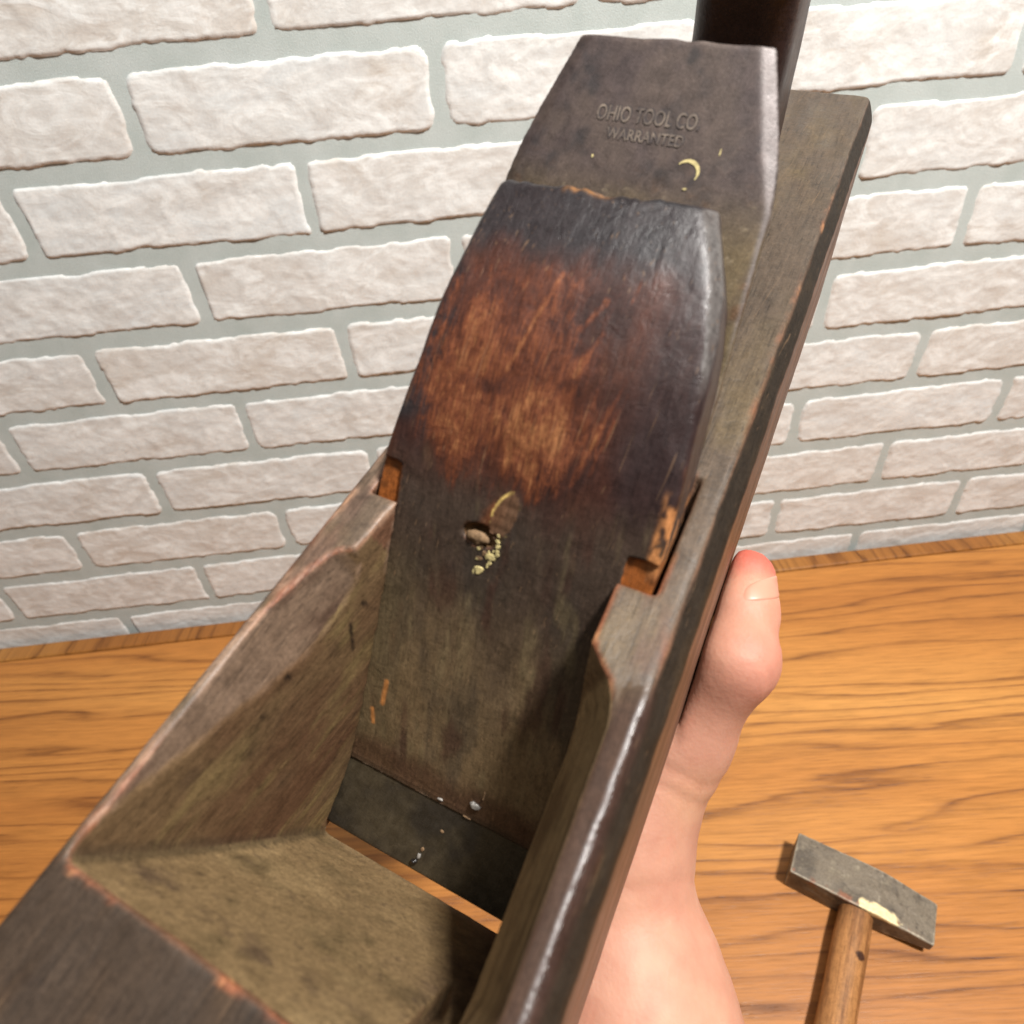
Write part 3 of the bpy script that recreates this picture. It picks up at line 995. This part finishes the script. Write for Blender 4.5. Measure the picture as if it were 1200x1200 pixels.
# ------------------------------------------------------------------ tote
def cap2(y, z, a, b, ra, rb):
    a, b = np.array(a, float), np.array(b, float)
    ba = b - a
    t = np.clip(((y - a[0]) * ba[0] + (z - a[1]) * ba[1]) / (ba @ ba), 0, 1)
    return np.hypot(y - a[0] - t * ba[0], z - a[1] - t * ba[1]) - (ra + (rb - ra) * t)


ht = 0.9
gx, gy, gz = grid((-15, 158, H - 3), (15, 256, H + 112), ht)
zz = gz - H
d2 = cap2(gy, zz, (199, -4), (196, 25), 20, 17)
d2 = smin(d2, cap2(gy, zz, (196, 25), (193, 52), 17, 15.5), 4)
d2 = smin(d2, cap2(gy, zz, (193, 52), (203, 92), 15.5, 15), 4)
d2 = smin(d2, cap2(gy, zz, (203, 92), (216, 100), 14, 10), 4)
D = smax(smax(d2, np.abs(gx + 0.8) - 12.4 + 0 * zz, 10.0), -zz - 1.5, 0.4)
V, F = surface_nets(D, (-15, 158, H - 3), ht)
N = vnormals(V, F)
nm = fbm(V, (5, 5, 14), 70)
C = mix(np.tile(lin(52, 36, 32), (len(V), 1)), lin(72, 52, 44), sstep(-0.2, 0.7, nm))
tote = mesh_np('tote', V, F, M_BODY, plane, C, 0.42 + 0.05 * nm)

# ================================================================== HAND
hand = empty('hand')
tag(hand, 'bare hand and forearm cradling the wooden plane from below, thumb up its side', 'hand')
hand.matrix_world = PM


def cone(P, a, b, ra, rb):
    a, b = np.array(a, float), np.array(b, float)
    ba = b - a
    t = np.clip(((P - a) @ ba) / (ba @ ba), 0, 1)
    return np.linalg.norm(P - a - t[:, None] * ba, axis=1) - (ra + (rb - ra) * t)


hh = 1.5
ax = [np.arange(-62, 216, hh), np.arange(-212, 122, hh), np.arange(-122, 42, hh)]
X, Y, Z = np.meshgrid(*ax, indexing='ij')
P = np.stack([X.ravel(), Y.ravel(), Z.ravel()], 1).astype(np.float32)
TIP, IPJ, MCP, CMC = (42.4, 98.5, 10), (45.4, 73.0, 9), (39.5, 57.5, -13), (33.0, 36.5, -29)
thumb = cone(P, TIP, (44.0, 88, 9), 7.8, 8.8)
thumb = smin(thumb, cone(P, (44.0, 88, 9), IPJ, 8.8, 9.3), 4)
thumb = smin(thumb, np.linalg.norm((P - np.array((48.6, 75, 11))) / np.array([1, 1.1, 1]), axis=1) - 6.6, 5)
thumb = smin(thumb, cone(P, IPJ, MCP, 9.2, 12.0), 5)
thumb = smin(thumb, cone(P, MCP, CMC, 12.6, 18.0), 7)
# wrist and forearm: two side-by-side rods make the flattened section
FD = np.array([0.60, -0.79, -0.11])
W0 = np.array([33.0, 20.0, -45.0])
arm = cone(P, (29, 31, -39), W0 + FD * 22, 19, 25)
arm = smin(arm, cone(P, W0 + FD * 22, W0 + FD * 60, 25, 30), 10)
arm = smin(arm, cone(P, W0 + FD * 60, W0 + FD * 205, 30, 40), 8)
arm = smin(arm, cone(P, W0 + np.array([-12, 6, -10]), W0 + FD * 60 + np.array([-14, -8, -8]), 19, 25), 10)
palm = cone(P, (22, 30, -36), (8, 66, -21), 18, 15)
palm = smin(palm, cone(P, (16, 34, -38), (-6, 50, -22), 16, 14), 12)
palm = smin(palm, cone(P, (24, 34, -34), (4, 82, -18), 15, 11.5), 12)
d = smin(smin(arm, palm, 16), thumb, 13)
fingers = [((2, 84, -15), (-30, 93, -13), (-46, 96, 3), (-44, 97, 22), 9.3),
           ((-6, 69, -15), (-37, 73, -14), (-47, 75, 6), (-44, 76, 27), 9.6),
           ((-9, 54, -16), (-36, 53, -14), (-46, 54, 3), (-44, 54, 22), 9.1),
           ((-8, 39, -18), (-32, 34, -14), (-44, 34, -1), (-44, 34, 13), 8.0)]
for a, b, c, e, r in fingers:
    fg = cone(P, a, b, r + 0.6, r)
    fg = smin(fg, cone(P, b, c, r, r - 0.6), 2)
    fg = smin(fg, cone(P, c, e, r - 0.6, r - 1.6), 2)
    d = smin(d, fg, 3.0)
bodyd = np.maximum(np.maximum(P[:, 0] - 34.9 - np.clip(H - 5 - P[:, 2], 0, 68) * 0.045, -34.3 - P[:, 0]), np.maximum(P[:, 2] - 80, -P[:, 2]))
d = smax(d, -(bodyd - 0.15), 2.5)
V, F = surface_nets(d.reshape(X.shape), [a[0] for a in ax], hh)
N = vnormals(V, F)
# skin folds at the base of the thumb and at the joint
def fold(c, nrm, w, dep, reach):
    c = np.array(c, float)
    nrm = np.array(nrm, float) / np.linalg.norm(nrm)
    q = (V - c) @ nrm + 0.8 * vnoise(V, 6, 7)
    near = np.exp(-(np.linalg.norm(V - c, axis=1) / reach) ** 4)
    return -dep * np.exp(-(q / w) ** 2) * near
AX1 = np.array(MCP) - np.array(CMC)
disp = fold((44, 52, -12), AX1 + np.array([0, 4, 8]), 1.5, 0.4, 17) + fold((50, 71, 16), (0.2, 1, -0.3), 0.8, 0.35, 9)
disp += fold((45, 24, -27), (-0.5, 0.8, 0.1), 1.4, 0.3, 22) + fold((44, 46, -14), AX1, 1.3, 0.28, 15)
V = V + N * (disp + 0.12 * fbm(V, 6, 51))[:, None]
n1, n2 = fbm(V, 16, 52), fbm(V, 5, 53)
C = mix(np.tile(lin(182, 132, 110), (len(V), 1)), lin(190, 142, 118), sstep(-0.4, 0.6, n1))
C = mix(C, lin(184, 124, 102), sstep(0.1, 0.8, n2) * 0.4)
C = mix(C, lin(178, 66, 54), sstep(17, 5, np.linalg.norm(V - np.array([42, 106, 15]), axis=1)) * 0.75)
C = mix(C, lin(188, 116, 98), sstep(15, 4, np.linalg.norm(V - np.array([54, 72, 14]), axis=1)) * 0.4)
C = mix(C, lin(214, 142, 118), sstep(14, 4, np.linalg.norm(V - np.array([52, 90, 16]), axis=1)) * 0.3)
C = mix(C, lin(194, 150, 118), sstep(13, 3, np.linalg.norm(V - np.array([46, 46, -12]), axis=1)) * 0.6)
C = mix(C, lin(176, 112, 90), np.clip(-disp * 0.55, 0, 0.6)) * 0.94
M_SKIN = NT('skin')
ob = M_SKIN.coord()
p1 = M_SKIN.noise(ob, 700, 3, 0.6)
vo = M_SKIN.n('ShaderNodeTexVoronoi', {'Vector': ob, 'Scale': 900.0}).outputs['Distance']
p2 = M_SKIN.noise(ob, 140, 4, 0.6)
sc = M_SKIN.mixc(1.0, M_SKIN.attr('tint'), M_SKIN.ramp(p2, [(0.3, (0.93, 0.88, 0.86)), (0.7, (1.04, 1.05, 1.05))]), 'MULTIPLY')
M_SKIN.P(Base_Color=sc, Roughness=0.6, Normal=M_SKIN.bump(M_SKIN.math('ADD', p1, M_SKIN.math('MULTIPLY', vo, 0.7)), 0.00016, 0.4))
M_SKIN.b.inputs['Subsurface Weight'].default_value = 0.25
M_SKIN.b.inputs['Subsurface Radius'].default_value = (0.0045, 0.0018, 0.001)
M_SKIN.b.inputs['Subsurface Scale'].default_value = 1.0
M_SKIN.b.inputs['Specular IOR Level'].default_value = 0.4
skin = mesh_np('skin', V, F, M_SKIN.m, hand, C)

# thumb nail: a curved plate on the back of the thumb tip
M_NAIL = NT('nail')
M_NAIL.P(Base_Color=tuple(lin(190, 134, 112)), Roughness=0.42)
tip, mid = np.array(TIP), np.array((44.0, 88, 9.0))
axd = (tip - mid) / np.linalg.norm(tip - mid)
ux = np.cross(axd, (0, 0, 1.0))
ux /= np.linalg.norm(ux)
uz = np.cross(ux, axd)
na, nt = 25, 19
Vn = []
for lift in (0.38, -0.8):
    for i in range(na):
        u = i / (na - 1) * 2 - 1
        for j in range(nt):
            v = j / (nt - 1)
            ang = math.radians(48 + 54 * u)
            aa = 2.2 + 7.2 * v - 5.6 * u
            c0 = mid + axd * aa
            dv = math.cos(ang) * ux + math.sin(ang) * uz
            rel = V - c0
            pj = rel @ dv
            off = np.linalg.norm(rel - pj[:, None] * dv, axis=1)
            sel = (off < 2.5) & (pj > 0)
            wgt = np.exp(-(off[sel] / 1.0) ** 2) + 1e-9
            rr = (pj[sel] * wgt).sum() / wgt.sum() + (0.26 - 1.3 * max(0.0, (abs(u) ** 3 + abs(2 * v - 1) ** 3) - 0.62) if lift > 0 else lift)
            Vn.append(c0 + rr * dv)
Vn = np.array(Vn)
I = np.arange(na * nt).reshape(na, nt)
J = I + na * nt
Fn = [np.stack([I[:-1, :-1].ravel(), I[:-1, 1:].ravel(), I[1:, 1:].ravel(), I[1:, :-1].ravel()], 1), np.stack([J[:-1, :-1].ravel(), J[1:, :-1].ravel(), J[1:, 1:].ravel(), J[:-1, 1:].ravel()], 1)]
rim_ = np.concatenate([I[0, :], I[1:, -1], I[-1, -2::-1], I[-2:0:-1, 0]])
r2 = np.roll(rim_, -1)
Fn.append(np.stack([rim_, rim_ + na * nt, r2 + na * nt, r2], 1))
mesh_np('nail', Vn, np.concatenate(Fn), M_NAIL.m, hand)

# ================================================================== HAMMER
hammer = empty('hammer')
tag(hammer, 'small steel hammer with wooden handle lying on the oak table', 'hammer')
hd_ = np.array([0.809, -0.588])        # along the head
wd_ = np.array([0.588, 0.809])         # across the head, away from the handle
cen = np.array([0.4595, -0.3968]) + hd_ * 0.0525 + wd_ * 0.0186
Mh = Matrix(((hd_[0], wd_[0], 0), (hd_[1], wd_[1], 0), (0, 0, 1))).to_4x4()
Mh.translation = Vector((cen[0], cen[1], 0))
hammer.matrix_world = Mh
gh = 0.7
gx, gy, gz = grid((-56, -22, -1), (58, 22, 29), gh)
hy = np.interp(gx, [-56, -30, 0, 25, 54], [18.0, 18.3, 18.8, 18.0, 16.5])
hz = np.interp(gx, [-56, 12, 54], [12.9, 12.9, 5.0])
D = smax(np.abs(gy) - hy, np.abs(gz - 13.1) - hz, 1.2)
D = smax(D, np.abs(gx) - 53, 1.4)
V, F = surface_nets(D, (-56, -22, -1), gh)
N = vnormals(V, F)
CUR = curvature(V, F, N, 4)
V = V + N * (0.25 * fbm(V, 9, 30) + 0.1 * fbm(V, 3, 31))[:, None]
nm, nb = fbm(V, 6, 32), fbm(V, 14, 33)
C = mix(np.tile(lin(112, 100, 84), (len(V), 1)), lin(84, 74, 62), sstep(-0.2, 0.6, nb))
C = mix(C, lin(120, 108, 88), sstep(0.2, 0.8, nm) * 0.6)
C = mix(C, lin(128, 84, 60), sstep(0.1, 0.5, fbm(V, 5, 34)) * sstep(-10, -16, V[:, 1]) * sstep(18, 24, V[:, 2]))
C = mix(C, lin(168, 156, 136), sstep(0.05, 0.2, CUR + 0.12 * nm) * 0.75)
C = mix(C, lin(58, 46, 38), sstep(0.35, 0.8, fbm(V, 4, 35)) * 0.6)
pm = sstep(0.9, 0.4, ((V[:, 0] - 13) / 17) ** 2 + ((V[:, 1] + 15) / 6.5) ** 2 + 0.7 * nm) * sstep(20, 23, V[:, 2])
C = mix(C, lin(226, 206, 158), pm)
MH = NT('old_steel')
g = MH.noise(MH.coord(), 500, 4, 0.7)
MH.P(Base_Color=MH.mixc(1.0, MH.attr('tint'), MH.ramp(g, [(0.3, 0.75), (0.7, 1.25)]), 'MULTIPLY'), Metallic=0.2, Roughness=0.55, Normal=MH.bump(g, 0.0004, 0.6))
mesh_np('head', V, F, MH.m, hammer, C)
gx, gy, gz = grid((-17, -262, 0), (17, 21, 30), 1.2)
rr = np.interp(gy, [-262, -180, -90, -40, 20], [14.5, 15.0, 12.6, 12.8, 11.0])
rz = rr * 0.86
bend = np.interp(gy, [-262, -18, 20], [-4.5, 0, 0])
D = (np.sqrt(((gx - bend) / rr) ** 2 + ((gz - np.interp(gy, [-262, -60, 0], [13.3, 13, 13.2])) / rz) ** 2) - 1) * 11
D = smax(D, smax(gy - 18.5, -260 - gy, 1.0), 2.0)
V, F = surface_nets(D, (-17, -262, 0), 1.2)
nm = fbm(V, (3, 30, 3), 36)
C = mix(np.tile(lin(164, 114, 68), (len(V), 1)), lin(130, 86, 50), sstep(-0.2, 0.7, nm))
C = mix(C, lin(172, 122, 74), sstep(0.2, 0.8, fbm(V, (4, 14, 4), 37)) * 0.7)
C = mix(C, lin(64, 38, 26), sstep(1.1, 0.7, np.sqrt(((V[:, 0] - 6) / 4.5) ** 2 + ((V[:, 1] + 52) / 3.2) ** 2) + 0.3 * nm))
C = mix(C, lin(80, 52, 34), sstep(-40, -20, V[:, 1]) * 0.35)
mesh_np('handle', V, F, aged_wood('hammer_handle_wood', (0, 0, 0), 0.3, grainscale=(700, 40, 700)), hammer, C, 0.5 + 0.05 * nm)
